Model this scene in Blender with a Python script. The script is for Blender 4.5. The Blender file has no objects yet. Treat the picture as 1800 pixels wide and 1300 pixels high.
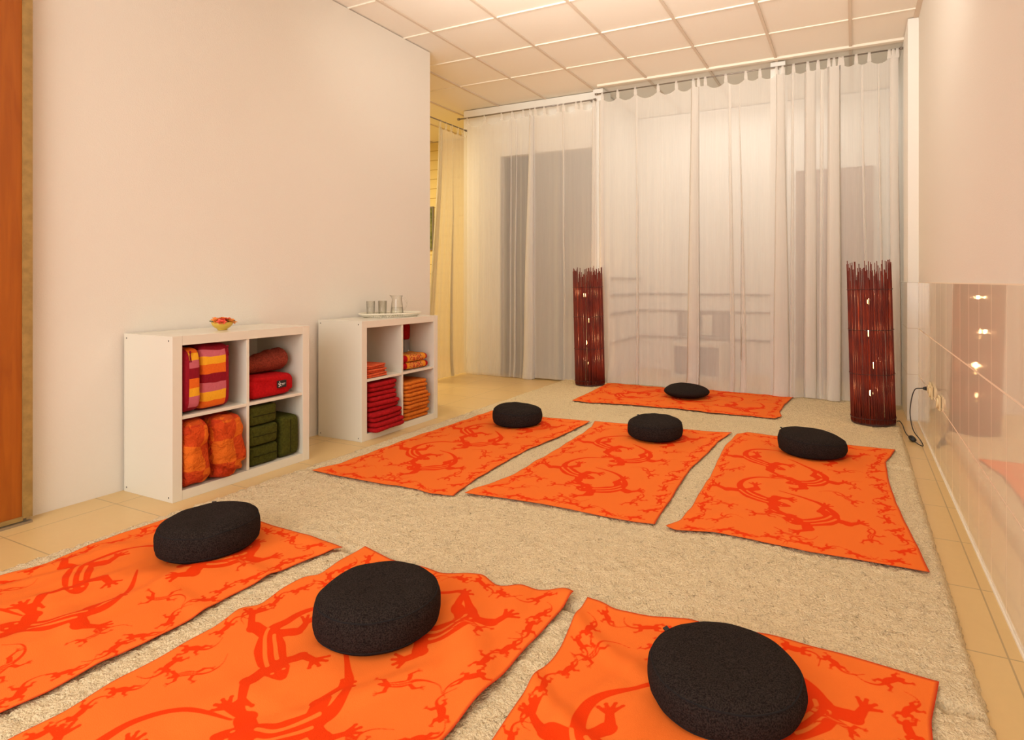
import bpy, math, random
import numpy as np
from mathutils import Vector, noise, Matrix
random.seed(7)
C = bpy.context.scene.collection
SC = bpy.context.scene
PI = math.pi

# ------------------------------------------------------------------ camera
CAM_YAW, CAM_F, CAM_H = 0.4502, 1053.33, 1.0516
CX, CY = 993.84, 494.34                       # principal point in the 1800x1300 frame
cd = bpy.data.cameras.new('camera')
cam = bpy.data.objects.new('camera', cd); C.objects.link(cam)
cam.location = (0, 0, CAM_H); cam.rotation_euler = (PI/2, 0, CAM_YAW)
cd.sensor_fit = 'HORIZONTAL'; cd.sensor_width = 36.0; cd.lens = 36*CAM_F/1800
cd.shift_x = (900-CX)/1800; cd.shift_y = (CY-650)/1800
cd.clip_start = 0.05; cd.clip_end = 100
SC.camera = cam
# ------------------------------------------------------------------ world, lights, exposure
w = bpy.data.worlds.new('world'); SC.world = w; w.use_nodes = True
w.node_tree.nodes['Background'].inputs[0].default_value = (1.0, 1.0, 1.0, 1)
w.node_tree.nodes['Background'].inputs[1].default_value = 0.95
SC.view_settings.view_transform = 'Standard'; SC.view_settings.look = 'None'
SC.view_settings.exposure = -0.12; SC.view_settings.gamma = 1.0
SC.view_settings.use_curve_mapping = False
SC.cycles.transparent_max_bounces = 24
def area(name, loc, rot, sx, sy, power, col, spread=180):
    l = bpy.data.lights.new(name, 'AREA'); l.shape = 'RECTANGLE'; l.size = sx; l.size_y = sy
    l.energy = power; l.color = col; l.spread = math.radians(spread)
    o = bpy.data.objects.new(name, l); C.objects.link(o); o.location = loc; o.rotation_euler = rot
    return o
WARM = (1.0, 1.0, 0.98)
# unseen fill lights added under the ceiling; the tilted one brightens the back wall
area('ceiling_fill_light', (-1.55, 0.2, 2.99), (0, 0, 0), 1.15, 1.15, 5, WARM)
area('ceiling_fill_light', (-1.1, 3.0, 2.95), (math.radians(50), 0, 0), 2.2, 0.5, 17, WARM)
# upward fill lights added out of frame to brighten the ceiling; no pendants known
area('upward_fill_light', (-1.3, 2.1, 2.30), (PI-1.12, 0, 0), 2.6, 0.5, 25, (1.0, 0.97, 0.88), 100)
area('upward_fill_light', (-1.5, -.3, 2.20), (PI, 0, 0), 2.0, 1.2, 22, (1.0, 1.0, 0.98))
# broad fill light added behind the camera; no window is known there
area('rear_fill_light', (-1.3, -1.8, 1.7), (math.radians(90), 0, 0), 3.2, 2.4, 82, (1.0, 1.0, 1.0))
# light of the yellow room beyond the end of the left wall
area('side_room_light', (-5.4, 5.0, 2.95), (0, 0, 0), 0.9, 0.9, 70, (1.0, 0.86, 0.54))
# light in the recess behind the sheer curtains
area('recess_light', (-1.0, 6.4, 2.97), (0, 0, 0), 1.8, 0.4, 9, (1.0, 0.98, 0.94))

# ------------------------------------------------------------------ pixel <-> place helpers (only used to convert measurements)
_s, _c = math.sin(CAM_YAW), math.cos(CAM_YAW)
def fl(u, v, z=0.0):
    d = CAM_F*(CAM_H-z)/(v-CY); r = (u-CX)*d/CAM_F
    return (r*_c-d*_s, r*_s+d*_c)
def on_y(u, Y):
    a = (u-CX)/CAM_F; d = Y/(a*_s+_c); return d*(a*_c-_s)

# ------------------------------------------------------------------ materials
def mat(name, col, rough=0.6, spec=0.5, noise_amt=0.0, noise_scale=40, bump=0.0, bump_scale=200, col2=None, metal=0.0, sheen=0.0, detail=3):
    m = bpy.data.materials.new(name); m.use_nodes = True
    nt = m.node_tree; b = nt.nodes['Principled BSDF']
    b.inputs['Base Color'].default_value = (*col, 1); b.inputs['Roughness'].default_value = rough
    b.inputs['Specular IOR Level'].default_value = spec; b.inputs['Metallic'].default_value = metal
    if sheen: b.inputs['Sheen Weight'].default_value = sheen
    tc = nt.nodes.new('ShaderNodeTexCoord')
    if noise_amt > 0 or col2:
        n = nt.nodes.new('ShaderNodeTexNoise'); n.inputs['Scale'].default_value = noise_scale; n.inputs['Detail'].default_value = detail
        nt.links.new(tc.outputs['Object'], n.inputs['Vector'])
        r = nt.nodes.new('ShaderNodeMapRange'); r.inputs[1].default_value = .35; r.inputs[2].default_value = .65
        nt.links.new(n.outputs['Fac'], r.inputs[0])
        mx = nt.nodes.new('ShaderNodeMix'); mx.data_type = 'RGBA'
        c2 = col2 if col2 else tuple(max(0, c*(1-noise_amt)) for c in col)
        mx.inputs[6].default_value = (*col, 1); mx.inputs[7].default_value = (*c2, 1)
        nt.links.new(r.outputs[0], mx.inputs[0]); nt.links.new(mx.outputs[2], b.inputs['Base Color'])
    if bump > 0:
        n2 = nt.nodes.new('ShaderNodeTexNoise'); n2.inputs['Scale'].default_value = bump_scale; n2.inputs['Detail'].default_value = 4
        nt.links.new(tc.outputs['Object'], n2.inputs['Vector'])
        bp = nt.nodes.new('ShaderNodeBump'); bp.inputs['Strength'].default_value = bump; bp.inputs['Distance'].default_value = .01
        nt.links.new(n2.outputs['Fac'], bp.inputs['Height']); nt.links.new(bp.outputs[0], b.inputs['Normal'])
    return m
class NT:
    """tiny wrapper to write math node chains"""
    def __init__(s, m): s.nt = m.node_tree; s.b = s.nt.nodes['Principled BSDF']
    def n(s, t, **k):
        x = s.nt.nodes.new(t)
        for a, v in k.items(): setattr(x, a, v)
        return x
    def link(s, a, b): s.nt.links.new(a, b)
    def math(s, op, a, b=None, c=None):
        x = s.n('ShaderNodeMath', operation=op)
        for i, v in enumerate((a, b, c)):
            if v is None: continue
            if isinstance(v, (int, float)): x.inputs[i].default_value = v
            else: s.link(v, x.inputs[i])
        return x.outputs[0]
    def mix(s, f, a, b):
        x = s.n('ShaderNodeMix', data_type='RGBA')
        for i, v in ((0, f), (6, a), (7, b)):
            if isinstance(v, (int, float)): x.inputs[i].default_value = v
            elif isinstance(v, tuple): x.inputs[i].default_value = (*v, 1)
            else: s.link(v, x.inputs[i])
        return x.outputs[2]
    def sep(s, out='Object'):
        tc = s.n('ShaderNodeTexCoord'); sp = s.n('ShaderNodeSeparateXYZ'); s.link(tc.outputs[out], sp.inputs[0])
        return sp.outputs, tc.outputs[out]
    def noise(s, vec, scale, detail=3, dist=0):
        x = s.n('ShaderNodeTexNoise'); x.inputs['Scale'].default_value = scale; x.inputs['Detail'].default_value = detail
        x.inputs['Distortion'].default_value = dist
        s.link(vec, x.inputs['Vector']); return x.outputs['Fac']
    def gridline(s, coord, origin, step, width):
        """1 inside a line of the given width repeated every step"""
        a = s.math('SUBTRACT', coord, origin - width/2)
        a = s.math('FLOORED_MODULO', a, step)
        return s.math('LESS_THAN', a, width)
    def bump(s, h, strength=.3, dist=.01):
        x = s.n('ShaderNodeBump'); x.inputs['Strength'].default_value = strength; x.inputs['Distance'].default_value = dist
        s.link(h, x.inputs['Height']); s.link(x.outputs[0], s.b.inputs['Normal'])

M = {}
M['plaster'] = mat('plaster', (.82, .76, .665), .85, .2, bump=.14, bump_scale=160)
M['plaster_white'] = mat('plaster_white', (.90, .86, .78), .8, .2, bump=.05, bump_scale=160)
M['yellow_wall'] = mat('yellow_wall', (.80, .68, .38), .8, .2)
M['ceiling_tile'] = mat('ceiling_tile', (.93, .86, .75), .95, .1, bump=.2, bump_scale=420)
M['ceiling_bar'] = mat('ceiling_bar', (.72, .60, .47), .6, .3)
M['ceiling_bar_light'] = mat('ceiling_bar_light', (.92, .84, .70), .5, .4)
M['white_lacquer'] = mat('white_lacquer', (.80, .75, .625), .24, .5)
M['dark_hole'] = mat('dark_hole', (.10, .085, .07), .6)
M['doorway_dark'] = mat('doorway_dark', (.13, .12, .105), .6, noise_amt=.2, noise_scale=6)
M['brown_door'] = mat('brown_door', (.36, .22, .16), .6, noise_amt=.15, noise_scale=8)
M['rail'] = mat('rail', (.22, .19, .165), .6)
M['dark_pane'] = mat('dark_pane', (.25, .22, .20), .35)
M['steel'] = mat('steel', (.42, .38, .33), .35, metal=.9)
M['rod'] = mat('rod', (.30, .26, .22), .4, metal=.7)
M['gold_frame'] = mat('gold_frame', (.40, .24, .07), .45, noise_amt=.25, noise_scale=30)
M['cushion'] = mat('cushion', (.009, .006, .005), .97, .08, col2=(.040, .029, .024), noise_scale=300, bump=.5, bump_scale=420)
M['cushion_seam'] = mat('cushion_seam', (.014, .012, .012), .9, .2)
M['black_tag'] = mat('black_tag', (.012, .012, .014), .5)
M['black_rubber'] = mat('black_rubber', (.012, .012, .013), .45)
M['stick'] = mat('stick', (.20, .022, .009), .5, .35, col2=(.13, .016, .010), noise_scale=9, detail=1)
M['stick_band'] = mat('stick_band', (.05, .010, .008), .5)
M['lamp_base'] = mat('lamp_base', (.05, .012, .010), .5)
M['socket'] = mat('socket', (.78, .62, .34), .35)
M['bowl'] = mat('bowl', (.72, .47, .06), .25)
M['petal'] = mat('petal', (.90, .24, .06), .6, col2=(.95, .42, .06), noise_scale=45)
M['petal_red'] = mat('petal_red', (.85, .11, .06), .6)
M['green_leaf'] = mat('green_leaf', (.12, .13, .03), .6)
M['red_cloth'] = mat('red_cloth', (.50, .010, .014), .9, .15, noise_amt=.3, noise_scale=60, bump=.5, bump_scale=300)
M['coral_cloth'] = mat('coral_cloth', (.78, .13, .045), .9, .15, noise_amt=.25, noise_scale=60, bump=.4, bump_scale=300)
M['orange_cloth'] = mat('orange_cloth', (.78, .20, .020), .9, .15, noise_amt=.25, noise_scale=60, bump=.5, bump_scale=300)
M['green_cloth'] = mat('green_cloth', (.085, .085, .012), .95, .1, noise_amt=.35, noise_scale=90, bump=.6, bump_scale=350)
M['green_seam'] = mat('green_seam', (.030, .030, .006), .9, .1)
M['rust_fleece'] = mat('rust_fleece', (.36, .060, .032), .95, .1, noise_amt=.4, noise_scale=110, bump=.8, bump_scale=260)
M['red_felt'] = mat('red_felt', (.52, .008, .010), .9, .1, noise_amt=.2, noise_scale=90, bump=.3, bump_scale=300)
M['maroon'] = mat('maroon', (.28, .006, .020), .85, .15, noise_amt=.25, noise_scale=40, bump=.4, bump_scale=250)
M['white_mark'] = mat('white_mark', (.8, .76, .7), .6)
M['grey_mark'] = mat('grey_mark', (.30, .28, .27), .6)
M['tray'] = mat('tray', (.86, .80, .64), .35)
M['picture_green'] = mat('picture_green', (.06, .09, .02), .5, col2=(.25, .25, .06), noise_scale=20)
def clear(name, col, ior):
    m = bpy.data.materials.new(name); m.use_nodes = True; nt = m.node_tree; nt.nodes.clear()
    out = nt.nodes.new('ShaderNodeOutputMaterial'); tr = nt.nodes.new('ShaderNodeBsdfTransparent'); gl = nt.nodes.new('ShaderNodeBsdfGlossy')
    gl.inputs['Roughness'].default_value = .03
    lw = nt.nodes.new('ShaderNodeLayerWeight'); lw.inputs['Blend'].default_value = .5
    pw = nt.nodes.new('ShaderNodeMath'); pw.operation = 'POWER'; pw.inputs[1].default_value = 3.0; nt.links.new(lw.outputs['Facing'], pw.inputs[0])
    fr = nt.nodes.new('ShaderNodeMath'); fr.operation = 'MULTIPLY_ADD'; fr.inputs[1].default_value = (ior-1)*1.1; fr.inputs[2].default_value = .04; nt.links.new(pw.outputs[0], fr.inputs[0])
    mx = nt.nodes.new('ShaderNodeMixShader'); nt.links.new(fr.outputs[0], mx.inputs[0]); nt.links.new(tr.outputs[0], mx.inputs[1]); nt.links.new(gl.outputs[0], mx.inputs[2])
    dk = nt.nodes.new('ShaderNodeMix'); dk.data_type = 'RGBA'; dk.inputs[6].default_value = (*col, 1); dk.inputs[7].default_value = (.60, .58, .52, 1)
    nt.links.new(pw.outputs[0], dk.inputs[0]); nt.links.new(dk.outputs[2], tr.inputs[0])
    nt.links.new(mx.outputs[0], out.inputs[0]); return m
M['glass'] = clear('glass', (.985, .985, .97), 1.55)
m = bpy.data.materials.new('bulb_glow'); m.use_nodes = True; b = m.node_tree.nodes['Principled BSDF']
b.inputs['Emission Color'].default_value = (1, .60, .20, 1); b.inputs['Emission Strength'].default_value = 10; M['bulb'] = m

# floor tile
m = mat('floor_tile', (.70, .50, .27), .32, .5); t = NT(m); o, vec = t.sep()
g = t.math('MAXIMUM', t.gridline(o[0], .386, .4415, .005), t.gridline(o[1], 2.042, .415, .005))
nz = t.noise(vec, 3.2, 5, .6); nz2 = t.noise(vec, 35, 4)
base = t.mix(t.math('MULTIPLY', nz, .8), (.76, .53, .23), (.66, .43, .165))
base = t.mix(t.math('MULTIPLY', nz2, .25), base, (.55, .38, .18))
t.link(t.mix(t.math('MULTIPLY', g, .75), base, (.36, .25, .12)), t.b.inputs['Base Color'])
M['floor'] = m
# wall tiles, large glazed
m = mat('glazed_wall_tile', (.66, .50, .40), .04, .6); t = NT(m); o, vec = t.sep()
gv = t.gridline(o[1], 2.292, .2301, .0045); gz = t.gridline(o[2], .352, .346, .0075)
g = t.math('MAXIMUM', gv, gz)
base = t.mix(t.noise(vec, 5, 4, .8), (.88, .76, .58), (.82, .70, .53))
t.link(t.mix(g, base, (.88, .74, .56)), t.b.inputs['Base Color'])
t.link(t.math('MULTIPLY_ADD', g, .6, .04), t.b.inputs['Roughness'])
M['wall_tile'] = m
m = mat('pier_tile', (.86, .80, .68), .12, .5); t = NT(m); o, vec = t.sep()
gz = t.gridline(o[2], .352, .346, .005)
t.link(t.mix(gz, (.84, .79, .70), (.68, .60, .48)), t.b.inputs['Base Color']); M['pier_tile'] = m
# yellow panelled wall with horizontal joints
m = mat('yellow_panelling', (.80, .64, .30), .8, .2); t = NT(m); o, vec = t.sep()
gz = t.gridline(o[2], .08, .135, .008)
t.link(t.mix(gz, (.84, .68, .32), (.50, .34, .10)), t.b.inputs['Base Color']); M['yellow_panel'] = m
# wood of the sliding door
m = mat('sliding_door_wood', (.50, .14, .012), .42, .4); t = NT(m); o, vec = t.sep()
mp = t.n('ShaderNodeMapping'); mp.inputs['Scale'].default_value = (14, 14, 1.1); t.link(vec, mp.inputs[0])
nz = t.noise(mp.outputs[0], 2.2, 6, 1.4)
t.link(t.mix(nz, (.46, .125, .007), (.26, .052, .003)), t.b.inputs['Base Color']); M['door_wood'] = m
# rug pile
m = mat('rug_pile', (.66, .55, .40), .97, .1); t = NT(m); o, vec = t.sep()
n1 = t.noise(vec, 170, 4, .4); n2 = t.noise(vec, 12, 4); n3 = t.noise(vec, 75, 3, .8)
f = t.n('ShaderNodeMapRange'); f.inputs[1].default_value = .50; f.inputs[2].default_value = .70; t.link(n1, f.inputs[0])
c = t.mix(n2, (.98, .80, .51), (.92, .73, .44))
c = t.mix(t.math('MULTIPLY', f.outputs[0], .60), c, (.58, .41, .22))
t.link(c, t.b.inputs['Base Color'])
t.bump(t.math('ADD', t.math('MULTIPLY', n1, 1.2), n3), .8, .016)
M['rug'] = m
# sheer curtain fabric
def sheer(name, col, op0, op1):
    m = bpy.data.materials.new(name); m.use_nodes = True; nt = m.node_tree; nt.nodes.clear()
    out = nt.nodes.new('ShaderNodeOutputMaterial'); tr = nt.nodes.new('ShaderNodeBsdfTransparent')
    df = nt.nodes.new('ShaderNodeBsdfDiffuse'); tl = nt.nodes.new('ShaderNodeBsdfTranslucent')
    df.inputs[0].default_value = (*col, 1); tl.inputs[0].default_value = (*col, 1)
    a = nt.nodes.new('ShaderNodeMixShader'); a.inputs[0].default_value = .22
    nt.links.new(df.outputs[0], a.inputs[1]); nt.links.new(tl.outputs[0], a.inputs[2])
    lw = nt.nodes.new('ShaderNodeLayerWeight'); lw.inputs['Blend'].default_value = .45
    mr = nt.nodes.new('ShaderNodeMapRange'); mr.inputs[3].default_value = op0; mr.inputs[4].default_value = op1
    nt.links.new(lw.outputs['Facing'], mr.inputs[0])
    tc = nt.nodes.new('ShaderNodeTexCoord'); mp = nt.nodes.new('ShaderNodeMapping'); mp.inputs['Scale'].default_value = (40, 40, 1.2)
    nz = nt.nodes.new('ShaderNodeTexNoise'); nz.inputs['Scale'].default_value = 3; nz.inputs['Detail'].default_value = 4
    nt.links.new(tc.outputs['Object'], mp.inputs[0]); nt.links.new(mp.outputs[0], nz.inputs['Vector'])
    ad = nt.nodes.new('ShaderNodeMath'); ad.operation = 'MULTIPLY_ADD'; ad.inputs[1].default_value = .07; 
    nt.links.new(nz.outputs['Fac'], ad.inputs[0]); nt.links.new(mr.outputs[0], ad.inputs[2])
    mx = nt.nodes.new('ShaderNodeMixShader'); nt.links.new(ad.outputs[0], mx.inputs[0])
    nt.links.new(tr.outputs[0], mx.inputs[1]); nt.links.new(a.outputs[0], mx.inputs[2]); nt.links.new(mx.outputs[0], out.inputs[0])
    return m
M['sheer'] = sheer('sheer_voile', (.96, .90, .82), .50, .88)
M['sheer_thin'] = sheer('sheer_voile_thin', (.97, .92, .86), .30, .80)
M['sheer_side'] = sheer('sheer_voile_cream', (.90, .82, .64), .38, .8)
# printed cotton of the floor towels: the dye outline is a distance stored on the mesh
m = mat('printed_orange_cotton', (.8, .1, .01), .9, .08); t = NT(m)
at = t.n('ShaderNodeAttribute', attribute_name='dye')
mr = t.n('ShaderNodeMapRange'); mr.inputs[1].default_value = .0012; mr.inputs[2].default_value = -.0012; t.link(at.outputs['Fac'], mr.inputs[0])
ed = t.n('ShaderNodeAttribute', attribute_name='hem')
o, vec = t.sep()
n2 = t.noise(vec, 420, 2)
c = t.mix(t.math('MULTIPLY', t.noise(vec, 2.5, 3), .5), (.88, .180, .027), (.84, .158, .021))
c = t.mix(mr.outputs[0], c, (.80, .046, .003))
c = t.mix(ed.outputs['Fac'], c, (.50, .022, .008))
t.link(c, t.b.inputs['Base Color']); t.bump(n2, .25, .004)
M['towel'] = m

# ------------------------------------------------------------------ mesh building
class MB:
    def __init__(s): s.v = []; s.f = []; s.m = []
    def box(s, a, b, mi=0):
        x0, y0, z0 = a; x1, y1, z1 = b; k = len(s.v)
        s.v += [(x0,y0,z0),(x1,y0,z0),(x1,y1,z0),(x0,y1,z0),(x0,y0,z1),(x1,y0,z1),(x1,y1,z1),(x0,y1,z1)]
        s.f += [tuple(k+i for i in q) for q in ((0,3,2,1),(4,5,6,7),(0,1,5,4),(1,2,6,5),(2,3,7,6),(3,0,4,7))]; s.m += [mi]*6
        return s
    def tube(s, pts, r, n=8, mi=0, cap=True):
        pts = [Vector(p) for p in pts]; k = len(s.v); L = len(pts)
        rr = r if isinstance(r, (list, tuple)) else [r]*L
        up = Vector((0, 0, 1))
        for i, p in enumerate(pts):
            d = (pts[min(i+1, L-1)]-pts[max(i-1, 0)]).normalized()
            a = d.cross(up)
            if a.length < .05: a = d.cross(Vector((1, 0, 0)))
            a.normalize(); bb = a.cross(d)
            for j in range(n):
                q = p + (a*math.cos(2*PI*j/n)+bb*math.sin(2*PI*j/n))*rr[i]; s.v.append(tuple(q))
        for i in range(L-1):
            for j in range(n):
                s.f.append((k+i*n+j, k+i*n+(j+1) % n, k+(i+1)*n+(j+1) % n, k+(i+1)*n+j)); s.m.append(mi)
        if cap:
            s.f.append(tuple(k+j for j in reversed(range(n)))); s.f.append(tuple(k+(L-1)*n+j for j in range(n))); s.m += [mi]*2
        return s
    def lathe(s, prof, n=32, c=(0, 0, 0), mi=0, fn=None):
        k = len(s.v)
        for r, z in prof:
            for j in range(n):
                t = 2*PI*j/n; p = (c[0]+r*math.cos(t), c[1]+r*math.sin(t), c[2]+z)
                s.v.append(fn(p) if fn else p)
        for i in range(len(prof)-1):
            for j in range(n):
                s.f.append((k+i*n+j, k+i*n+(j+1) % n, k+(i+1)*n+(j+1) % n, k+(i+1)*n+j)); s.m.append(mi)
        return s
    def grid(s, P, nu, nv, closed_u=False, mi=0):
        """P: list of nu*nv points, row i (u) major"""
        k = len(s.v); s.v += [tuple(p) for p in P]
        for i in range(nu-(0 if closed_u else 1)):
            for j in range(nv-1):
                a = k+i*nv+j; b2 = k+((i+1) % nu)*nv+j
                s.f.append((a, b2, b2+1, a+1)); s.m.append(mi)
        return s
    def build(s, name, mats, parent=None, smooth=False, bevel=0, sub=0, solid=0):
        me = bpy.data.meshes.new(name); me.from_pydata(s.v, [], s.f)
        mats = mats if isinstance(mats, (list, tuple)) else [mats]
        for mm in mats: me.materials.append(mm)
        if len(mats) > 1: me.polygons.foreach_set('material_index', s.m)
        if smooth: me.polygons.foreach_set('use_smooth', [True]*len(me.polygons))
        me.update()
        o = bpy.data.objects.new(name, me); C.objects.link(o)
        if parent: o.parent = parent
        if solid: md = o.modifiers.new('solid', 'SOLIDIFY'); md.thickness = solid
        if bevel: md = o.modifiers.new('bevel', 'BEVEL'); md.width = bevel; md.segments = 2; md.limit_method = 'ANGLE'
        if sub: md = o.modifiers.new('sub', 'SUBSURF'); md.levels = sub; md.render_levels = sub
        return o
def tag(o, label=None, cat=None, group=None, kind=None):
    if label: o['label'] = label
    if cat: o['category'] = cat
    if group: o['group'] = group
    if kind: o['kind'] = kind
    return o
def thing(name, label, cat, loc=(0, 0, 0), rotz=0, group=None):
    o = bpy.data.objects.new(name, None); C.objects.link(o); o.location = loc; o.rotation_euler = (0, 0, rotz)
    o.empty_display_size = .1
    return tag(o, label, cat, group)
def struct(name, mb, m, parent=None, **k):
    o = mb.build(name, m, parent, **k)
    if not parent: o['kind'] = 'structure'
    return o
def nz(x, y, z=0): return noise.noise(Vector((x, y, z)))

# ------------------------------------------------------------------ the room
CE = 3.0345; XL, XR = -3.32, .427; TZ = 1.045; YB = 5.78
struct('floor', MB().box((-7.2, -2.2, -.1), (1.2, 8.2, 0)), M['floor'])
struct('wall_left', MB().box((XL-.16, -2.2, 0), (XL, 4.17, CE)), M['plaster'])
struct('wall_right', MB().box((XR+.004, -2.2, 0), (XR+.2, 5.205, CE)), M['plaster'])
ww = MB().box((XR, -2.2, 0), (XR+.003, 5.2, TZ))
struct('trim_1', ww, M['wall_tile'])
struct('trim_2', MB().box((XR-.006, -2.2, 0), (XR-.0005, 5.19, .008)), M['ceiling_bar_light'])
# pier closing the right wall
struct('wall_pier', MB().box((.360, 5.206, 0), (.70, 8.2, CE)), M['plaster_white'])
struct('trim_3', MB().box((.355, 5.2015, 0), (XR+.003, 5.2055, TZ)).box((.355, 5.2055, 0), (.3595, 6.9, TZ)), M['pier_tile'])
# back wall left of the recess, with the dark doorway
struct('wall_back', MB().box((-4.11, YB, 0), (-3.61, YB+.14, CE)).box((-3.61, YB, 2.46), (-2.44, YB+.14, CE)).box((-2.44, 5.705, 0), (-2.33, YB+.14, CE)), M['plaster_white'])
d2 = struct('doorway_dark_1', MB().box((-3.609, YB+.09, 0), (-2.441, YB+.13, 2.459)), M['doorway_dark'])  # dark sheet closing the doorway; its colour paints the darkness of the open passage
struct('trim_4', MB().box((-.69, 5.705, 0), (-.565, YB+.10, CE-.001)), M['plaster_white'])
# recess behind the curtains
struct('wall_recess_left', MB().box((-2.50, YB+.1405, 0), (-2.376, 7.0, CE)), M['plaster_white'])
struct('wall_recess_back', MB().box((-2.50, 7.0, 0), (.3595, 7.12, CE)), M['plaster_white'])
for i, z in enumerate((.385, .700, .900)):
    struct('trim_%d' % (5+i), MB().box((-2.374, 6.979, z-.011), (-.80, 6.999, z+.011)).box((-2.3755, 5.93, z-.011), (-2.356, 6.978, z+.011)), M['rail'])
struct('trim_8', MB().box((-2.3755, 5.93, 1.075), (-2.356, 6.99, 1.097)), M['rail'])
struct('window_1', MB().box((-1.894, 6.985, .412), (-1.791, 6.9995, .688)), M['dark_pane'])
struct('window_2', MB().box((-1.636, 6.985, .412), (-1.258, 6.9995, .688)).box((-1.60, 6.980, .43), (-1.49, 6.9845, .66), 1), [M['dark_pane'], M['white_lacquer']])
d = struct('door_2', MB().box((-.577, 6.96, 0), (.171, 6.999, 2.25)), M['brown_door'])
# yellow side room
struct('wall_side_room', MB().box((-7.2, 6.9, 0), (-4.0, 7.0, CE)).box((-7.2, 2.5, 0), (-7.1, 6.9, CE)).box((-7.1, 2.5, 0), (-3.49, 2.6, CE)), M['yellow_panel'])
struct('wall_side_room_right', MB().box((-4.11, YB+.1405, 0), (-4.0, 6.9, CE)), M['yellow_wall'])
# ceiling: slab with a real hung grid
cb = MB().box((-7.2, -2.2, CE+.008), (1.2, 8.2, CE+.15))
ceil = struct('ceiling', cb, M['ceiling_tile'])
lb = MB(); x = -.035
while x > -7.1:
    lb.box((x-.011, -2.2, CE-.003), (x+.011, 6.995, CE+.0079)); x -= .6
lb.box((XR-.03, -2.2, CE-.003), (XR+.004, 5.2, CE+.0079))
tag(struct('trim_9', lb, M['ceiling_bar']), kind='structure')
lb = MB(); y = 5.0389
while y > -2.1:
    lb.box((-7.1, y-.006, CE-.001), (XR, y+.006, CE+.0078)); y -= .6
struct('trim_10', lb, M['ceiling_bar_light'])
struct('trim_11', MB().box((-2.35, 5.60, CE-.012), (.36, 5.645, CE+.0078)), M['ceiling_bar_light'])
# wooden sliding door at the left with its edge profile and floor track
struct('door_3', MB().box((-3.30, -.6, .03), (-3.262, 1.318, CE-.02)), M['door_wood'])
dr = [o for o in C.objects if o.name == 'door_3'][0]
MB().box((-3.306, 1.3185, .022), (-3.252, 1.352, CE-.02)).box((-3.304, -.6, .012), (-3.254, 1.3184, .0295)).build('edge_profile', M['gold_frame'], dr)
struct('trim_12', MB().box((-3.31, -.6, .0005), (-3.29, 1.345, .010)).box((-3.262, -.6, .0005), (-3.236, 1.345, .010)).box((-3.29, -.6, .0005), (-3.262, 1.345, .003)), M['steel'])

# ------------------------------------------------------------------ rugs
def rug(name, label, x0, x1, y0, y1, seed):
    st = .0115; rnd = random.Random(seed)
    nx = int((x1-x0)/st); ny = int((y1-y0)/st); P = []
    for i in range(nx+1):
        for j in range(ny+1):
            fx = min(i, nx-i); fy = min(j, ny-j); e = min(fx, fy)
            z = .0265 + rnd.uniform(-.0055, .0055) + .003*nz(i*.03, j*.03, seed)
            jx = rnd.uniform(-.004, .004); jy = rnd.uniform(-.004, .004)
            if e == 0: z = .001
            elif e == 1: z = .018+rnd.uniform(-.004, .004)
            wob = .006*nz(j*.05, seed, 3) if fx == 0 else 0
            P.append((x0+(x1-x0)*i/nx+jx+wob, y0+(y1-y0)*j/ny+jy, z))
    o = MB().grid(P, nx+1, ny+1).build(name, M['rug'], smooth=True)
    tag(o, label, 'rug', 'cream shag rugs laid edge to edge')
    return o
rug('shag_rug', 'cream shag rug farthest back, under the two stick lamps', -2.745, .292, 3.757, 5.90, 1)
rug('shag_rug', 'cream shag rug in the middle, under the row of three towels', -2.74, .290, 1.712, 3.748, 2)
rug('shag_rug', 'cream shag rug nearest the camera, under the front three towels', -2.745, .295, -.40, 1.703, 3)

# ------------------------------------------------------------------ printed towels
TW, TL, ST = .94, 1.70, .0042
NU, NV = int(TW/ST)+1, int(TL/ST)+1
US = np.linspace(0, TW, NU); VS = np.linspace(0, TL, NV)
SDF = np.full((NU, NV), .05)
def capsule(a, b, ra, rb):
    x0 = min(a[0], b[0])-max(ra, rb)-.012; x1 = max(a[0], b[0])+max(ra, rb)+.012
    y0 = min(a[1], b[1])-max(ra, rb)-.012; y1 = max(a[1], b[1])+max(ra, rb)+.012
    i0, i1 = np.searchsorted(US, (x0, x1)); j0, j1 = np.searchsorted(VS, (y0, y1))
    if i1 <= i0 or j1 <= j0: return None
    U, V = np.meshgrid(US[i0:i1], VS[j0:j1], indexing='ij')
    dx, dy = b[0]-a[0], b[1]-a[1]; L2 = dx*dx+dy*dy+1e-12
    t = np.clip(((U-a[0])*dx+(V-a[1])*dy)/L2, 0, 1)
    return (slice(i0, i1), slice(j0, j1)), np.hypot(U-a[0]-t*dx, V-a[1]-t*dy)-(ra+(rb-ra)*t)
def stroke(a, b, ra, rb=None, cut=False):
    r = capsule(a, b, ra, ra if rb is None else rb)
    if r is None: return
    sl, d = r
    SDF[sl] = np.maximum(SDF[sl], -d) if cut else np.minimum(SDF[sl], d)
def spline(pts, n=8):
    P = [pts[0]]+list(pts)+[pts[-1]]; out = []
    for i in range(1, len(P)-2):
        for k in range(n):
            t = k/n; p0, p1, p2, p3 = P[i-1], P[i], P[i+1], P[i+2]
            out.append(tuple(.5*((2*p1[q])+(-p0[q]+p2[q])*t+(2*p0[q]-5*p1[q]+4*p2[q]-p3[q])*t*t+(-p0[q]+3*p1[q]-3*p2[q]+p3[q])*t**3) for q in (0, 1)))
    out.append(tuple(pts[-1])); return out
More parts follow.
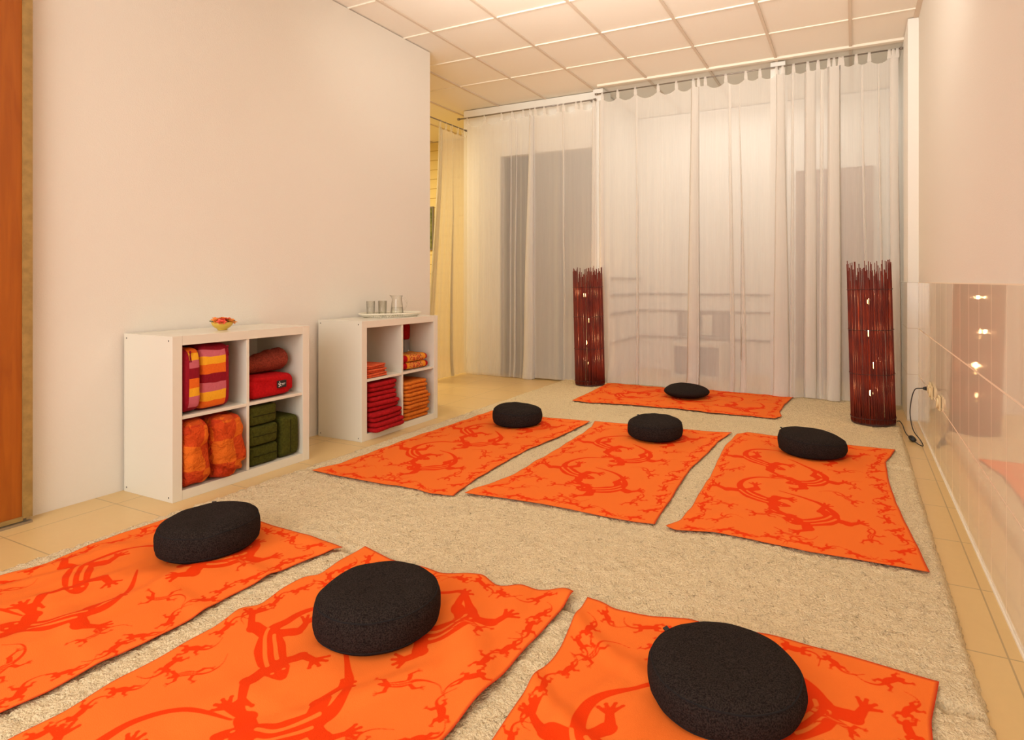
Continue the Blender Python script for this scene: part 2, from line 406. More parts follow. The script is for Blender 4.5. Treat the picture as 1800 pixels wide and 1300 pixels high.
def lizard(pts, w, leg=1.0, spine_cut=True):
    """pts nose -> tail tip, w = body half width"""
    S = spline(pts); n = len(S)
    cum = [0]
    for i in range(1, n): cum.append(cum[-1]+math.dist(S[i], S[i-1]))
    L = cum[-1]
    def rad(f):
        K = [(0, .30), (.03, .55), (.07, .78), (.11, .5), (.16, .85), (.27, 1.0), (.36, .78), (.42, .42), (.6, .28), (.85, .16), (1, .07)]
        for (a, ra), (b, rb) in zip(K, K[1:]):
            if f <= b: return w*(ra+(rb-ra)*(f-a)/(b-a))
        return w*.08
    for i in range(n-1): stroke(S[i], S[i+1], max(.0016, rad(cum[i]/L)), max(.0016, rad(cum[i+1]/L)))
    def at(f):
        for i in range(n-1):
            if cum[i+1]/L >= f: break
        a, b = S[i], S[i+1]; d = (b[0]-a[0], b[1]-a[1]); l = math.hypot(*d)+1e-9
        return a, (d[0]/l, d[1]/l)
    bl = min(L*.42, w*9)
    for f, fwd in ((.14, -1), (.37, 1)):
        for side in (-1, 1):
            p, d = at(f); nrm = (-d[1]*side, d[0]*side)
            ang = fwd*(.55 if side > 0 else .15)
            k = (p[0]+(nrm[0]*.85+d[0]*ang)*bl*.30*leg, p[1]+(nrm[1]*.85+d[1]*ang)*bl*.30*leg)
            g = (k[0]+(nrm[0]*.25+d[0]*(-.9 if fwd < 0 else .9)*(1 if side > 0 else .7))*bl*.26*leg, k[1]+(nrm[1]*.25+d[1]*(-.9 if fwd < 0 else .9)*(1 if side > 0 else .7))*bl*.26*leg)
            LG = spline([p, (k[0]*.8+p[0]*.2+d[0]*ang*bl*.05, k[1]*.8+p[1]*.2+d[1]*ang*bl*.05), k, g], 6)
            for q in range(len(LG)-1):
                f0, f1 = q/(len(LG)-1), (q+1)/(len(LG)-1)
                wd = lambda f: w*(.55-.32*f+.13*math.exp(-((f-.45)/.16)**2))
                stroke(LG[q], LG[q+1], wd(f0), wd(f1))
            a0 = math.atan2(g[1]-k[1], g[0]-k[0])
            for q in (-.95, -.35, .25, .8):
                e = (g[0]+math.cos(a0+q)*bl*.13*leg, g[1]+math.sin(a0+q)*bl*.13*leg)
                stroke(g, e, w*.20, w*.09); stroke(e, e, w*.13)
    if spine_cut:
        for f0, f1, off in ((.13, .40, 0.34), (.16, .36, -.30)):
            for i in range(n-1):
                if f0 < cum[i]/L < f1:
                    a, b = S[i], S[i+1]; d = (b[0]-a[0], b[1]-a[1]); l = math.hypot(*d)+1e-9; nn = (-d[1]/l*w*off, d[0]/l*w*off)
                    stroke((a[0]+nn[0], a[1]+nn[1]), (b[0]+nn[0], b[1]+nn[1]), w*.13, w*.13, True)
        for sgn in (-1, 1):
            p, d = at(.055); stroke((p[0]-d[1]*w*.34*sgn, p[1]+d[0]*w*.34*sgn), (p[0]-d[1]*w*.34*sgn, p[1]+d[0]*w*.34*sgn), w*.12, w*.12, True)
BIG = [[(.45,.45),(.38,.46),(.30,.49),(.235,.55),(.20,.63),(.22,.72),(.29,.79),(.42,.83)],
       [(.44,.775),(.50,.80),(.57,.83),(.615,.89),(.63,.96),(.59,1.04),(.51,1.12),(.43,1.18)],
       [(.44,.295),(.50,.28),(.57,.305),(.625,.35),(.655,.43),(.60,.53),(.52,.59),(.40,.63)],
       [(.41,.99),(.34,1.02),(.26,1.07),(.195,1.13),(.18,1.22),(.22,1.30),(.32,1.35),(.42,1.33)],
       [(.56,1.27),(.62,1.30),(.68,1.36),(.71,1.44),(.66,1.52),(.56,1.56),(.46,1.53),(.40,1.47)]]
for p in BIG: lizard(p, .046, 1.08)
def small(x, y, a, s, flip=1, w=.0125, cut=True):
    base = [(0, .0), (.035, .004), (.07, .018), (.10, .045), (.135, .055), (.175, .035), (.20, -.01)]
    ca, sa = math.cos(a), math.sin(a)
    P = [(x+s*((p[0]-.08)*ca-p[1]*flip*sa), y+s*((p[0]-.08)*sa+p[1]*flip*ca)) for p in base]
    lizard(P, w*s, 1.05, cut)
for a in [(.16,.37,2.3,.8,1),(.14,.90,1.2,.8,-1),(.35,.27,-.2,.85,1),(.70,.66,2.6,1.0,-1),(.74,1.09,.2,.85,1),(.76,.26,1.8,.95,-1),(.74,1.42,2.5,.8,1),(.13,1.45,.8,.8,1),(.30,1.50,-.6,.8,-1),(.78,.88,1.3,.7,1),(.48,.14,.1,.8,-1),(.19,.17,.5,.7,1)]:
    small(*a)
rb = random.Random(5)
def chain(p0, p1, n):
    for k in range(n):
        f = (k+.5)/n; x = p0[0]+(p1[0]-p0[0])*f; y = p0[1]+(p1[1]-p0[1])*f
        a = math.atan2(p1[1]-p0[1], p1[0]-p0[0])+rb.uniform(-.5, .5)+(PI if k % 3 == 1 else 0)
        small(x, y, a, rb.uniform(.50, .60), 1 if k % 2 else -1, .020, False)
chain((.06, .055), (.88, .055), 8); chain((.06, 1.645), (.88, 1.645), 8)
chain((.055, .12), (.055, 1.6), 15); chain((.885, .12), (.885, 1.6), 15)
DYE = SDF.astype(np.float32)
uu = np.minimum(US, TW-US)[:, None]; vv = np.minimum(VS, TL-VS)[None, :]
HEM = np.clip(1-np.minimum(uu, vv)/.007, 0, 1).astype(np.float32)

def px(pts, s, ox, oy): return [fl(x/s+ox, y/s+oy, .036) for x, y in pts]
def resample(poly, n):
    poly = np.array(poly, float); d = np.r_[0, np.cumsum(np.hypot(*np.diff(poly, axis=0).T))]; t = np.linspace(0, d[-1], n)
    return np.stack([np.interp(t, d, poly[:, 0]), np.interp(t, d, poly[:, 1])], 1)
def smooth1(a, k):
    if k < 2: return a
    ker = np.hanning(k+2)[1:-1]; ker /= ker.sum(); out = a.copy()
    for q in range(2):
        pad = np.r_[2*a[0, q]-a[k:0:-1, q], a[:, q], 2*a[-1, q]-a[-2:-k-2:-1, q]]
        out[:, q] = np.convolve(pad, ker, 'same')[k:-k]
    out[0] = a[0]; out[-1] = a[-1]; return out
def towel(label, near, far, left, right, seed, wr=.004, lift=None):
    """edges are ground polylines: near/far run left->right, left/right run near->far"""
    nr, fr = smooth1(resample(near, NU), 14), smooth1(resample(far, NU), 14)
    lf, rt = smooth1(resample(left, NV), 18), smooth1(resample(right, NV), 18)
    s = np.linspace(0, 1, NU)[:, None, None]; t = np.linspace(0, 1, NV)[None, :, None]
    P = (1-t)*nr[:, None, :]+t*fr[:, None, :]+(1-s)*lf[None]+s*rt[None] \
        - ((1-s)*(1-t)*lf[0]+s*(1-t)*rt[0]+(1-s)*t*lf[-1]+s*t*rt[-1])
    S, T = s[..., 0]*TW, t[..., 0]*TL
    r = np.random.RandomState(seed); Z = np.zeros((NU, NV))
    for k in range(16):
        th = r.normal(0, .35) + (PI/2 if r.rand() < .2 else 0)     # mostly folds running lengthwise
        fq = r.uniform(6, 26); ph = r.uniform(0, 6.28)
        env = np.exp(-(((S-r.uniform(0, TW))/r.uniform(.12, .4))**2+((T-r.uniform(0, TL))/r.uniform(.25, .8))**2))
        Z += env*np.maximum(0, np.sin(fq*(S*math.cos(th)+T*math.sin(th))+ph+.8*np.sin(T*3+ph)))**3*r.uniform(.4, 1)*wr
    ed = np.minimum(np.minimum(S, TW-S), np.minimum(T, TL-T))
    Z += .0015*np.sin(T*31+S*7+seed)*np.exp(-ed/.03)+.0015
    if lift:
        for (ls, lt, lr, lh) in lift: Z += lh*np.exp(-(((S-ls)/lr)**2+((T-lt)/lr)**2))
    Z = .0345+Z
    co = np.concatenate([P, Z[..., None]], 2).reshape(-1, 3).astype(np.float32)
    me = bpy.data.meshes.new('floor_towel')
    nv_ = NU*NV; nf = (NU-1)*(NV-1)
    me.vertices.add(nv_); me.vertices.foreach_set('co', co.ravel())
    idx = np.arange(nv_).reshape(NU, NV)
    q = np.stack([idx[:-1, :-1], idx[1:, :-1], idx[1:, 1:], idx[:-1, 1:]], -1).reshape(-1)
    me.loops.add(nf*4); me.loops.foreach_set('vertex_index', q.astype(np.int32))
    me.polygons.add(nf); me.polygons.foreach_set('loop_start', np.arange(0, nf*4, 4, dtype=np.int32))
    me.polygons.foreach_set('use_smooth', np.ones(nf, dtype=bool))
    me.update(calc_edges=True)
    for nme, arr in (('dye', DYE), ('hem', HEM)):
        a = me.attributes.new(nme, 'FLOAT', 'POINT'); a.data.foreach_set('value', arr.ravel())
    me.materials.append(M['towel'])
    o = bpy.data.objects.new('floor_towel', me); C.objects.link(o)
    return tag(o, label, 'towel', 'orange printed towels on the rug')

# back towel lies across the room (its width runs towards the curtain)
A6 = lambda p: px(p, 3.214, 1040, 400)
A_near = [fl(1005, 703, .036)] + A6([(-50, 984), (0, 988), (100, 993), (200, 1000), (480, 1022), (700, 1048), (900, 1064), (1035, 1078)])
A_far = A6([(88, 877), (128, 878), (300, 893), (420, 903), (670, 914), (850, 935), (1000, 943), (1140, 957)])
A_left = [fl(1005, 703, .036), fl(1040, 688, .036), A_far[0]]
A_right = A6([(1035, 1078), (1075, 1065), (1063, 1040), (1090, 1000), (1140, 957)])
# (towel u axis = towards the curtain, v axis = to the right)
towel('orange lizard-print towel farthest back, lying crosswise before the sheer curtains',
      A_left[::-1], A_right[::-1], A_far, A_near, 11)
B1c = lambda p: px(p, 3.214, 540, 640)
towel('orange lizard-print towel of the middle row next to the white cube shelves',
      B1c([(25, 597), (170, 630), (400, 672), (620, 704), (700, 730), (825, 742)]),
      B1c([(1045, 262), (1180, 280), (1330, 298), (1600, 322)]),
      B1c([(25, 597), (180, 560), (330, 508), (500, 445), (650, 392), (800, 345), (1045, 262)]),
      B1c([(825, 742), (860, 715), (950, 650), (1100, 562), (1250, 480), (1450, 398), (1600, 322)]), 12)
B2c = lambda p: px(p, 3.4615, 800, 680)
towel('orange lizard-print towel in the centre of the middle row',
      B2c([(57, 648), (230, 668), (400, 692), (700, 742), (900, 785), (1100, 822), (1215, 835)]),
      B2c([(850, 207), (1050, 222), (1390, 256), (1560, 272), (1685, 275)]),
      B2c([(57, 648), (130, 612), (240, 580), (370, 525), (500, 445), (600, 390), (700, 325), (770, 285), (830, 240), (850, 207)]),
      B2c([(1215, 835), (1250, 770), (1310, 690), (1370, 590), (1430, 500), (1530, 408), (1600, 333), (1685, 275)]), 13)
B3c = lambda p: px(p, 3.214, 1140, 700)
towel('orange lizard-print towel of the middle row next to the tiled wall, right edge curved in',
      B3c([(95, 720), (150, 745), (370, 755), (600, 800), (900, 868), (980, 878), (1200, 915), (1590, 985)]),
      B3c([(500, 200), (560, 188), (740, 215), (1120, 262), (1395, 287)]),
      B3c([(95, 720), (180, 685), (240, 620), (290, 530), (350, 440), (390, 350), (430, 270), (500, 200)]),
      B3c([(1590, 985), (1520, 835), (1450, 700), (1400, 590), (1358, 470), (1340, 360), (1375, 318), (1395, 287)]), 14)
C1c = lambda p: px(p, 2.903, 0, 860); nearY = .16
C1l = C1c([(0, 455), (250, 370), (500, 270), (790, 170), (960, 118)]); C1r = C1c([(1750, 295), (1500, 385), (1200, 530), (870, 720), (540, 880), (250, 1030), (0, 1145)])[::-1]
C1f = [C1l[-1]] + C1c([(1150, 140), (1335, 172), (1500, 215), (1680, 270), (1750, 295)])
towel('orange lizard-print towel nearest the wooden sliding door, left of the front row',
      [(-2.68, nearY), (-1.80, nearY)], C1f, [(-2.68, nearY), (-2.70, .4)]+C1l, [(-1.80, nearY), (-1.80, .4)]+C1r, 15, .014)
C2c = lambda p: px(p, 2.195, 200, 940)
C2l = [fl(110, 1255, .036)] + C2c([(0, 570), (200, 462), (400, 350), (450, 325), (500, 285), (560, 272), (640, 210), (740, 158), (790, 152), (870, 100), (970, 42)])
C2r = C2c([(1280, 790), (1370, 682), (1480, 570), (1600, 430), (1720, 300), (1775, 235)])
towel('orange lizard-print towel in the centre of the front row, far corner turned up',
      [(-1.70, nearY), (-.80, nearY)], C2c([(970, 42), (1070, 95), (1260, 153), (1330, 155), (1385, 172), (1430, 168), (1480, 197), (1600, 210), (1715, 212), (1775, 235)]),
      [(-1.70, nearY), (-1.69, .5)]+C2l, [(-.80, nearY), (-.81, .6)]+C2r, 16, .016, [(TW-.02, TL-.02, .05, .02), (.0, 1.1, .05, .012)])
C3c = lambda p: px(p, 2.143, 860, 1000)
towel('orange lizard-print towel nearest the tiled wall, right of the front row',
      [(-.66, nearY), (.10, nearY)], C3c([(370, 105), (470, 150), (620, 182), (760, 196), (1060, 250), (1300, 310), (1500, 370), (1695, 425)]),
      [(-.66, nearY), (-.70, .8)]+C3c([(10, 640), (90, 525), (170, 402), (235, 345), (270, 290), (300, 230), (330, 170), (370, 105)]),
      [(.10, nearY), (.13, 1.1)]+C3c([(1672, 643), (1665, 580), (1680, 500), (1695, 425)]), 17, .012)

# ------------------------------------------------------------------ meditation cushions
def cushion(label, x, y, R, H, rz=0, tilt=(0, 0), lens=False, seed=0, dent=0, tagside=None, squash=1.0):
    t = thing('meditation_cushion', label, 'cushion', (x, y, .037), rz, 'black round floor cushions')
    n = 72; K = 34; prof = []
    for i in range(K+1):
        a = i/K
        if lens:
            th = -PI/2+PI*a; ex = .72
            r = R*abs(math.cos(th))**ex; z = H/2+H/2*math.copysign(abs(math.sin(th))**1.05, math.sin(th))
        else:
            th = -PI/2+PI*a; ex = .30
            r = R*abs(math.cos(th))**ex; z = H/2+H/2*math.copysign(abs(math.sin(th))**.70, math.sin(th))
            if a > .5: r *= 1-.045*(a-.5)*2
        prof.append((max(r, 0.0005), z))
    tx, ty = tilt
    def fn(p):
        X, Y, Z = p; r = math.hypot(X, Y); k = Z/H
        g = 1+.035*nz(X*5, Y*5, seed)+.012*nz(X*22, Y*22, Z*30+seed)
        X *= g*squash; Y *= g/squash
        Z2 = Z*(1+.10*nz(X*4+3, Y*4, seed+5)+.03*nz(X*16, Y*16, seed)+tx*X/R+ty*Y/R)
        if dent and k > .5:
            Z2 -= dent*math.exp(-((X*.6+Y*.8)/.035)**2)*math.exp(-((X*.8-Y*.6-.06)/.12)**2)
        return (X, Y, max(Z2, 0))
    mb = MB().lathe(prof, n, fn=fn); mb.build('cover', M['cushion'], t, smooth=True)
    if not lens:
        # stitched seam round the top rim and bottom rim
        for zz, nm in ((.80, 'seam'), (.20, 'seam')):
            th = math.asin(abs((zz-.5)*2)**(1/.70)); rr = R*math.cos(th)**.30
            if zz > .5: rr *= 1-.045*(.5+th/PI-.5)*2
            pts = [fn((rr*math.cos(2*PI*j/90), rr*math.sin(2*PI*j/90), zz*H)) for j in range(91)]
            MB().tube(pts, .0022, 5, cap=False).build(nm, M['cushion_seam'], t, smooth=True)
    if tagside is not None:
        a = tagside; c = Vector(fn((R*.93*math.cos(a), R*.93*math.sin(a), H*.86)))
        o = MB().box((-.002, -.008, -.002), (.009, .008, .001)).build('fabric_tag', M['black_tag'], t)
        o.location = c; o.rotation_euler = (0, -.5, a)
    return t
cushion('flat rounded black cushion farthest back, before the sheer curtains', -1.333, 5.214, .196, .105, lens=True, seed=1)
cushion('black round cushion on the middle-row towel beside the cube shelves', -2.166, 3.697, .176, .128, seed=2, tilt=(-.04, .02))
cushion('black round cushion on the centre towel of the middle row, top edge lumpy', -1.172, 3.768, .179, .124, seed=3, tilt=(.0, .04), tagside=2.6)
cushion('black round cushion sagging to the right, on the middle-row towel by the tiles', -.228, 3.815, .186, .124, seed=9, tilt=(-.14, .0), squash=1.03, tagside=2.9)
cushion('black round cushion with creased top, on the front towel near the wooden door', -2.215, 1.464, .176, .132, seed=5, dent=.014, tagside=2.45, tilt=(.02, .0))
cushion('black round cushion on the centre towel of the front row, smooth domed top', -1.26, 1.35, .180, .130, seed=6, tilt=(.02, -.02))
cushion('largest looking black cushion, front towel by the tiles, cut by the picture edge', -.288, 1.49, .189, .098, seed=7, tilt=(-.05, -.05), squash=1.0, tagside=2.75)

# ------------------------------------------------------------------ curtains, rods
tube_x = lambda x0, x1, y, z, r: MB().tube([(x0, y, z), (x1, y, z)], r, 12)
YC = 5.66
def rod(label, a, b, r=.008):
    t = thing('curtain_rod', label, 'curtain rod', a)
    d = Vector(b)-Vector(a)
    MB().tube([(0, 0, 0), tuple(d)], r, 12).build('pole', M['rod'], t, smooth=True)
    for k in (0, 1):
        e = d*k; u = d.normalized()
        MB().tube([tuple(e-u*.012), tuple(e+u*.012)], r*1.7, 12).build('end_cap', M['rod'], t, smooth=True)
    return t
r1 = rod('thin grey rod before the doorway wall, holding the two left sheer panels', (-4.095, YC, 2.910), (-2.40, YC, 2.913))
MB().box((1.64, -.008, -.006), (1.652, .119, .006)).build('bracket', M['rod'], r1)
r2 = rod('long thin grey rod across the recess holding four sheer panels', (-2.385, YC, 2.967), (.345, YC, 2.975), .0065)
for x in (-.625, ): MB().box((x+2.385-.006, -.004, -.006), (x+2.385+.006, .099, .006)).build('bracket', M['rod'], r2)
r3 = rod('thin rod in the side opening holding the yellow-lit curtain', (-4.02, 4.55, 2.78), (-4.02, 5.70, 2.78), .007)

def curtain(label, x0, x1, tabs, gathers, zr, zb, seed, amp=.016, org=(0, YC), ax=(1, 0), m=None, blow=.0, tabw=.032, group='sheer white tab-top curtains', drift=0, flare=0):
    """cloth hung along an axis; gathers = (centre_top, centre_bottom, width_top, width_bottom, layers)"""
    rnd = random.Random(seed); m = m or M['sheer']
    cols = []                                     # (xtop, xbot, y)
    x = x0; gs = sorted(gathers, key=lambda g: g[0]); gi = 0
    def yv(x): return amp*(nz(x*7, seed)+.5*nz(x*19, seed+4)+.12*nz(x*48, seed+8))
    while x < x1:
        if gi < len(gs) and x >= gs[gi][0]-gs[gi][2]/2:
            ct, cb_, wt, wb, n = gs[gi]; y0_ = yv(x); yy = 0; N = 9
            for k in range(n):
                for i in range(N):
                    f = i/(N-1); f = f if k % 2 == 0 else 1-f
                    j = .8+.2*math.sin(k*2.1+seed)
                    bul = math.sin(PI*f)*.010*(1 if k % 2 else -1)
                    cols.append((ct+(f-.5)*wt*j, cb_+(f-.5)*wb*j, y0_-.006*k+.012+bul))
            x = ct+wt/2+.004; gi += 1; continue
        cols.append((x, x+drift*(x-(x0+x1)/2)-flare*(x1-x)/(x1-x0), yv(x))); x += .009
    tabs = sorted(tabs)
    def top(x):
        pr_ = [q for q in tabs if q <= x]; nx_ = [q for q in tabs if q > x]
        a = pr_[-1] if pr_ else x0-.02; b_ = nx_[0] if nx_ else x1+.02
        t_ = (x-a)/max(b_-a, .01); d_ = min(.055, (b_-a)*.26)
        return -.058-d_*4*t_*(1-t_)
    R = 44; P = []
    for (xt, xb, y) in cols:
        zt = zr+top(xt)
        for j in range(R):
            f = j/(R-1); g = f*f*(3-2*f)
            X = xt+(xb-xt)*g+.006*nz(xt*6, f*3, seed)*math.sin(PI*f)
            Y = y*(.35+.65*min(1, f*3))*(1+.5*f)+.012*nz(xt*4, f*2.5, seed+2)*f
            z = zt+(zb+.006*nz(xt*12, seed)-zt)*f
            if f > .9: Y -= blow*((f-.9)/.1)**2*(.6+.8*nz(xt*7, seed+6))
            P.append((org[0]+ax[0]*X-ax[1]*Y, org[1]+ax[1]*X+ax[0]*Y, z))
    t = thing('sheer_curtain', label, 'curtain', (org[0]+ax[0]*x0, org[1]+ax[1]*x0, 0), 0, group)
    off = Vector(t.location)
    P = [tuple(Vector(p)-off) for p in P]
    MB().grid(P, len(cols), R).build('panel', m, t, smooth=True)
    rr = .011
    for q in tabs:
        pts = []
        for i in range(13):
            a = PI*i/12; pts.append((rr*math.cos(a), zr+rr*math.sin(a)))
        prof = [(rr*.5, zr-.066), (rr, zr-.02)]+pts+[(-rr, zr-.02), (-rr*.5, zr-.066)]
        PP = []
        for i, (yy, zz) in enumerate(prof):
            ws = tabw*(.62+.38*abs(zz-zr)/.066)
            for s_ in (-.5, .5):
                X, Y = q+s_*ws, yy
                PP.append(tuple(Vector((org[0]+ax[0]*X-ax[1]*Y, org[1]+ax[1]*X+ax[0]*Y, zz))-off))
        MB().grid(PP, len(prof), 2).build('tab_loop', m, t, smooth=True)
    return t
ux = lambda u: on_y(u, YC)
U = lambda *l: [ux(a) for a in l]
def G(ut, ub, wt, wb, n): return (ux(ut), ux(ub), wt, wb, n)
ZR1, ZR2 = 2.911, 2.970
curtain('leftmost sheer curtain before the dark doorway, gathered at its right edge', ux(821), ux(941), U(822, 852, 882, 901, 920, 932), [G(898, 897, .012, .012, 3), G(908, 904, .01, .01, 3), G(935, 931, .055, .125, 7)], ZR1, .006, 21, blow=.03, m=M['sheer_thin'])
curtain('sheer curtain covering the right part of the dark doorway, beside the slim left lamp', ux(939), ux(1048), U(941, 957, 981, 991, 1013, 1022, 1044), [G(990, 992, .02, .02, 3), G(1043, 1041, .03, .03, 3)], ZR1-.002, .016, 22, blow=.02)
curtain('widest sheer curtain, right of the left lamp, with a thick fold at its right edge', ux(1052), ux(1231), U(1059, 1086, 1117, 1157, 1189, 1219), [G(1057, 1057, .05, .06, 5), G(1119, 1121, .02, .03, 3), G(1222, 1220, .075, .12, 7)], ZR2, .035, 23, blow=.05)
curtain('sheer curtain in the middle of the recess, hanging beside the second white post', ux(1226), ux(1381), U(1228, 1240, 1276, 1311, 1336, 1365, 1376), [G(1283, 1288, .025, .05, 3), G(1300, 1310, .012, .03, 3), G(1372, 1374, .07, .14, 5)], ZR2, .035, 24, blow=.06)
curtain('sheer curtain bunched into thick opaque folds left of the right lamp', ux(1378), ux(1479), U(1395, 1420, 1438, 1457, 1466, 1476), [G(1394, 1392, .02, .05, 3), G(1424, 1425, .09, .11, 7), G(1445, 1443, .03, .04, 3), G(1466, 1466, .10, .12, 7)], ZR2, .035, 25, amp=.03, blow=.04)
curtain('rightmost sheer curtain behind the right lamp, against the pier', ux(1477), ux(1581), U(1481, 1505, 1528, 1563, 1570, 1577), [G(1516, 1525, .02, .03, 3), G(1545, 1552, .015, .03, 3), G(1571, 1575, .06, .09, 5)], ZR2, .035, 26, amp=.022, blow=.03)
curtain('cream sheer curtain glowing yellow in the opening past the end of the left wall', 5.20, 5.73, [5.22, 5.32, 5.42, 5.54, 5.63, 5.71], [(5.24, 5.06, .05, .06, 5), (5.45, 5.42, .03, .05, 3)], 2.78, .01, 27, org=(-4.02, 0), ax=(0, 1), m=M['sheer_side'], blow=.02, tabw=.02, flare=.17)

# ------------------------------------------------------------------ stick lamps
def lamp(label, x, y, lean, bulbs, seed, H=1.17, R=.143):
    rnd = random.Random(seed)
    t = thing('stick_floor_lamp', label, 'floor lamp', (x, y, .030), 0, 'dark red stick floor lamps')
    t.rotation_euler = (0, -lean, 0)
    mb = MB()
    n = 98
    for k in range(n):
        a = 2*PI*(k+rnd.uniform(-.25, .25))/n; r = R+rnd.uniform(-.004, .003)
        h = H-rnd.uniform(0, .10) if rnd.random() < .75 else H-.10-rnd.uniform(0, .06)
        rad = rnd.uniform(.0034, .0048); w1, w2, ph = rnd.uniform(.5, 2), rnd.uniform(-.006, .006), rnd.uniform(0, 6)
        pts = []
        for q in range(7):
            f = q/6; aa = a+.012*math.sin(w1*5*f+ph); pts.append((r*math.cos(aa)*(1+w2*f*f*6*.5), r*math.sin(aa)*(1+w2*f*f*6*.5), .012+(h-.012)*f))
        mb.tube(pts, [rad]*5+[rad*.9, rad*.75], 6)
    for k in range(30):
        a = 2*PI*(k+rnd.uniform(-.4, .4))/30; r = R-.009; h = H-rnd.uniform(.05, .2)
        mb.tube([(r*math.cos(a), r*math.sin(a), .012), (r*math.cos(a+.02), r*math.sin(a+.02), h)], .0033, 5)
    mb.build('stick_shade', M['stick'], t, smooth=True)
    for z in (.045, .36, .675, .965):
        pts = [((R+.0065)*math.cos(2*PI*j/64), (R+.0065)*math.sin(2*PI*j/64), z+.002*math.sin(j*.3)) for j in range(65)]
        MB().tube(pts, .0022, 6, cap=False).build('binding_wire', M['stick_band'], t, smooth=True)
    MB().lathe([(.0005, 0), (R+.002, 0), (R+.002, .014), (.0005, .014)], 48).build('base', M['lamp_base'], t)
    st = MB().tube([(0, 0, .014), (0, 0, .95)], .006, 8).build('stem', M['lamp_base'], t)
    for i, (z, a, pw) in enumerate(bulbs):
        bx_, by_ = .045*math.cos(a), .045*math.sin(a)
        h_ = MB().tube([(0, 0, z-.02), (bx_, by_, z-.02), (bx_, by_, z-.008)], .006, 8).build('bulb_holder', M['lamp_base'], t)
        sp = [(.013*math.sin(PI*q/8)+.0002, .016-.022*math.cos(PI*q/8)) for q in range(9)]
        MB().lathe(sp, 14, (bx_, by_, z)).build('bulb', M['bulb'], t, smooth=True)
        l = bpy.data.lights.new('bulb_light', 'POINT'); l.energy = pw*1.7; l.color = (1, .58, .24); l.shadow_soft_size = .02
        lo = bpy.data.objects.new('bulb_light', l); C.objects.link(lo); lo.parent = t; lo.location = (bx_, by_, z+.055)
    return t
lamp('dark red stick floor lamp on the left, before the doorway curtain', -2.375, 5.475, .024, [(.87, -2.0, 1.3), (.62, -1.2, 1.0), (.40, -1.9, 1.6), (.20, -1.2, 1.4)], 31)
l2 = lamp('dark red stick floor lamp on the right, beside the tiled pier', .12, 4.895, .026, [(.86, -1.7, 1.4), (.63, -2.0, 1.5), (.40, -1.3, 1.2), (.20, -1.8, 1.4)], 32, H=1.18)
# cord of the right lamp with its foot switch, going to the wall socket
def bez(P, n=10): 
    out = []
    Q = [P[0]]+list(P)+[P[-1]]
    for i in range(1, len(Q)-2):
        for k in range(n):
            t_ = k/n; p0, p1, p2, p3 = [Vector(Q[i+q]) for q in (-1, 0, 1, 2)]
            out.append(tuple(.5*((2*p1)+(-p0+p2)*t_+(2*p0-5*p1+4*p2-p3)*t_*t_+(-p0+3*p1-3*p2+p3)*t_**3)))
    out.append(tuple(P[-1])); return out
sw = Vector((.340, 4.55, .02))
pc = thing('power_cord', 'black power cord with foot switch running from the right lamp to the socket', 'cord', (sw.x, sw.y, 0))
off = Vector((sw.x, sw.y, 0))
rel = lambda P: [tuple(Vector(p)-off) for p in P]
pth = [(.381, 4.335, .385), (.368, 4.335, .384), (.340, 4.36, .37), (.322, 4.38, .30), (.318, 4.42, .20), (.336, 4.42, .10), (.374, 4.40, .045), (.388, 4.40, .012), (.372, 4.44, .006), (.350, 4.50, .010)]
MB().tube(rel(bez(pth)), .0032, 8).build('cable', M['black_rubber'], pc, smooth=True)
MB().tube(rel(bez([(.330, 4.60, .010), (.315, 4.70, .012), (.311, 4.82, .012), (.308, 4.93, .020), (.290, 4.95, .042), (.272, 4.94, .040)])), .0032, 8).build('cable', M['black_rubber'], pc, smooth=True)
# switch body: rounded shape
sb = MB()
pr_s = [(.0005, -.045), (.010, -.044), (.019, -.034), (.021, 0), (.019, .034), (.010, .044), (.0005, .045)]
k0 = len(sb.v); sb.lathe([(r, z) for r, z in pr_s], 20)
sb.v = [(x*.95, z, y*.75+.0165) for x, y, z in sb.v]
swo = sb.build('foot_switch', M['black_rubber'], pc, smooth=True); swo.rotation_euler = (0, 0, .12)
MB().tube(rel([(.3815, 4.335, .385), (.401, 4.335, .385)]), [.008, .013], 12).build('plug', M['black_rubber'], pc, smooth=True)

def socket(label, y, z, dbl):
    t = thing('wall_socket', label, 'wall socket', (XR-.001, y, z), 0, None)
    for k in range(2 if dbl else 1):
        dy = -.075*k; dz = -.010*k
        MB().box((-.011, dy-.034, dz-.040), (0, dy+.034, dz+.040)).build('face_plate', M['socket'], t, bevel=.005)
        MB().lathe([(.0005, 0), (.021, 0), (.024, .008), (.027, .008), (.027, 0)], 24).build('socket_ring', M['socket'], t, smooth=True)
        r_ = [o for o in t.children if o.name.startswith('socket_ring')][-1]
        r_.location = (-.0115, dy, dz); r_.rotation_euler = (0, -PI/2, 0)
    return t
socket('double cream wall socket on the tiles with the black cord plugged in', 4.335, .385, True)
socket('single cream wall socket on the tiles, nearer than the plugged-in one', 3.89, .378, False)

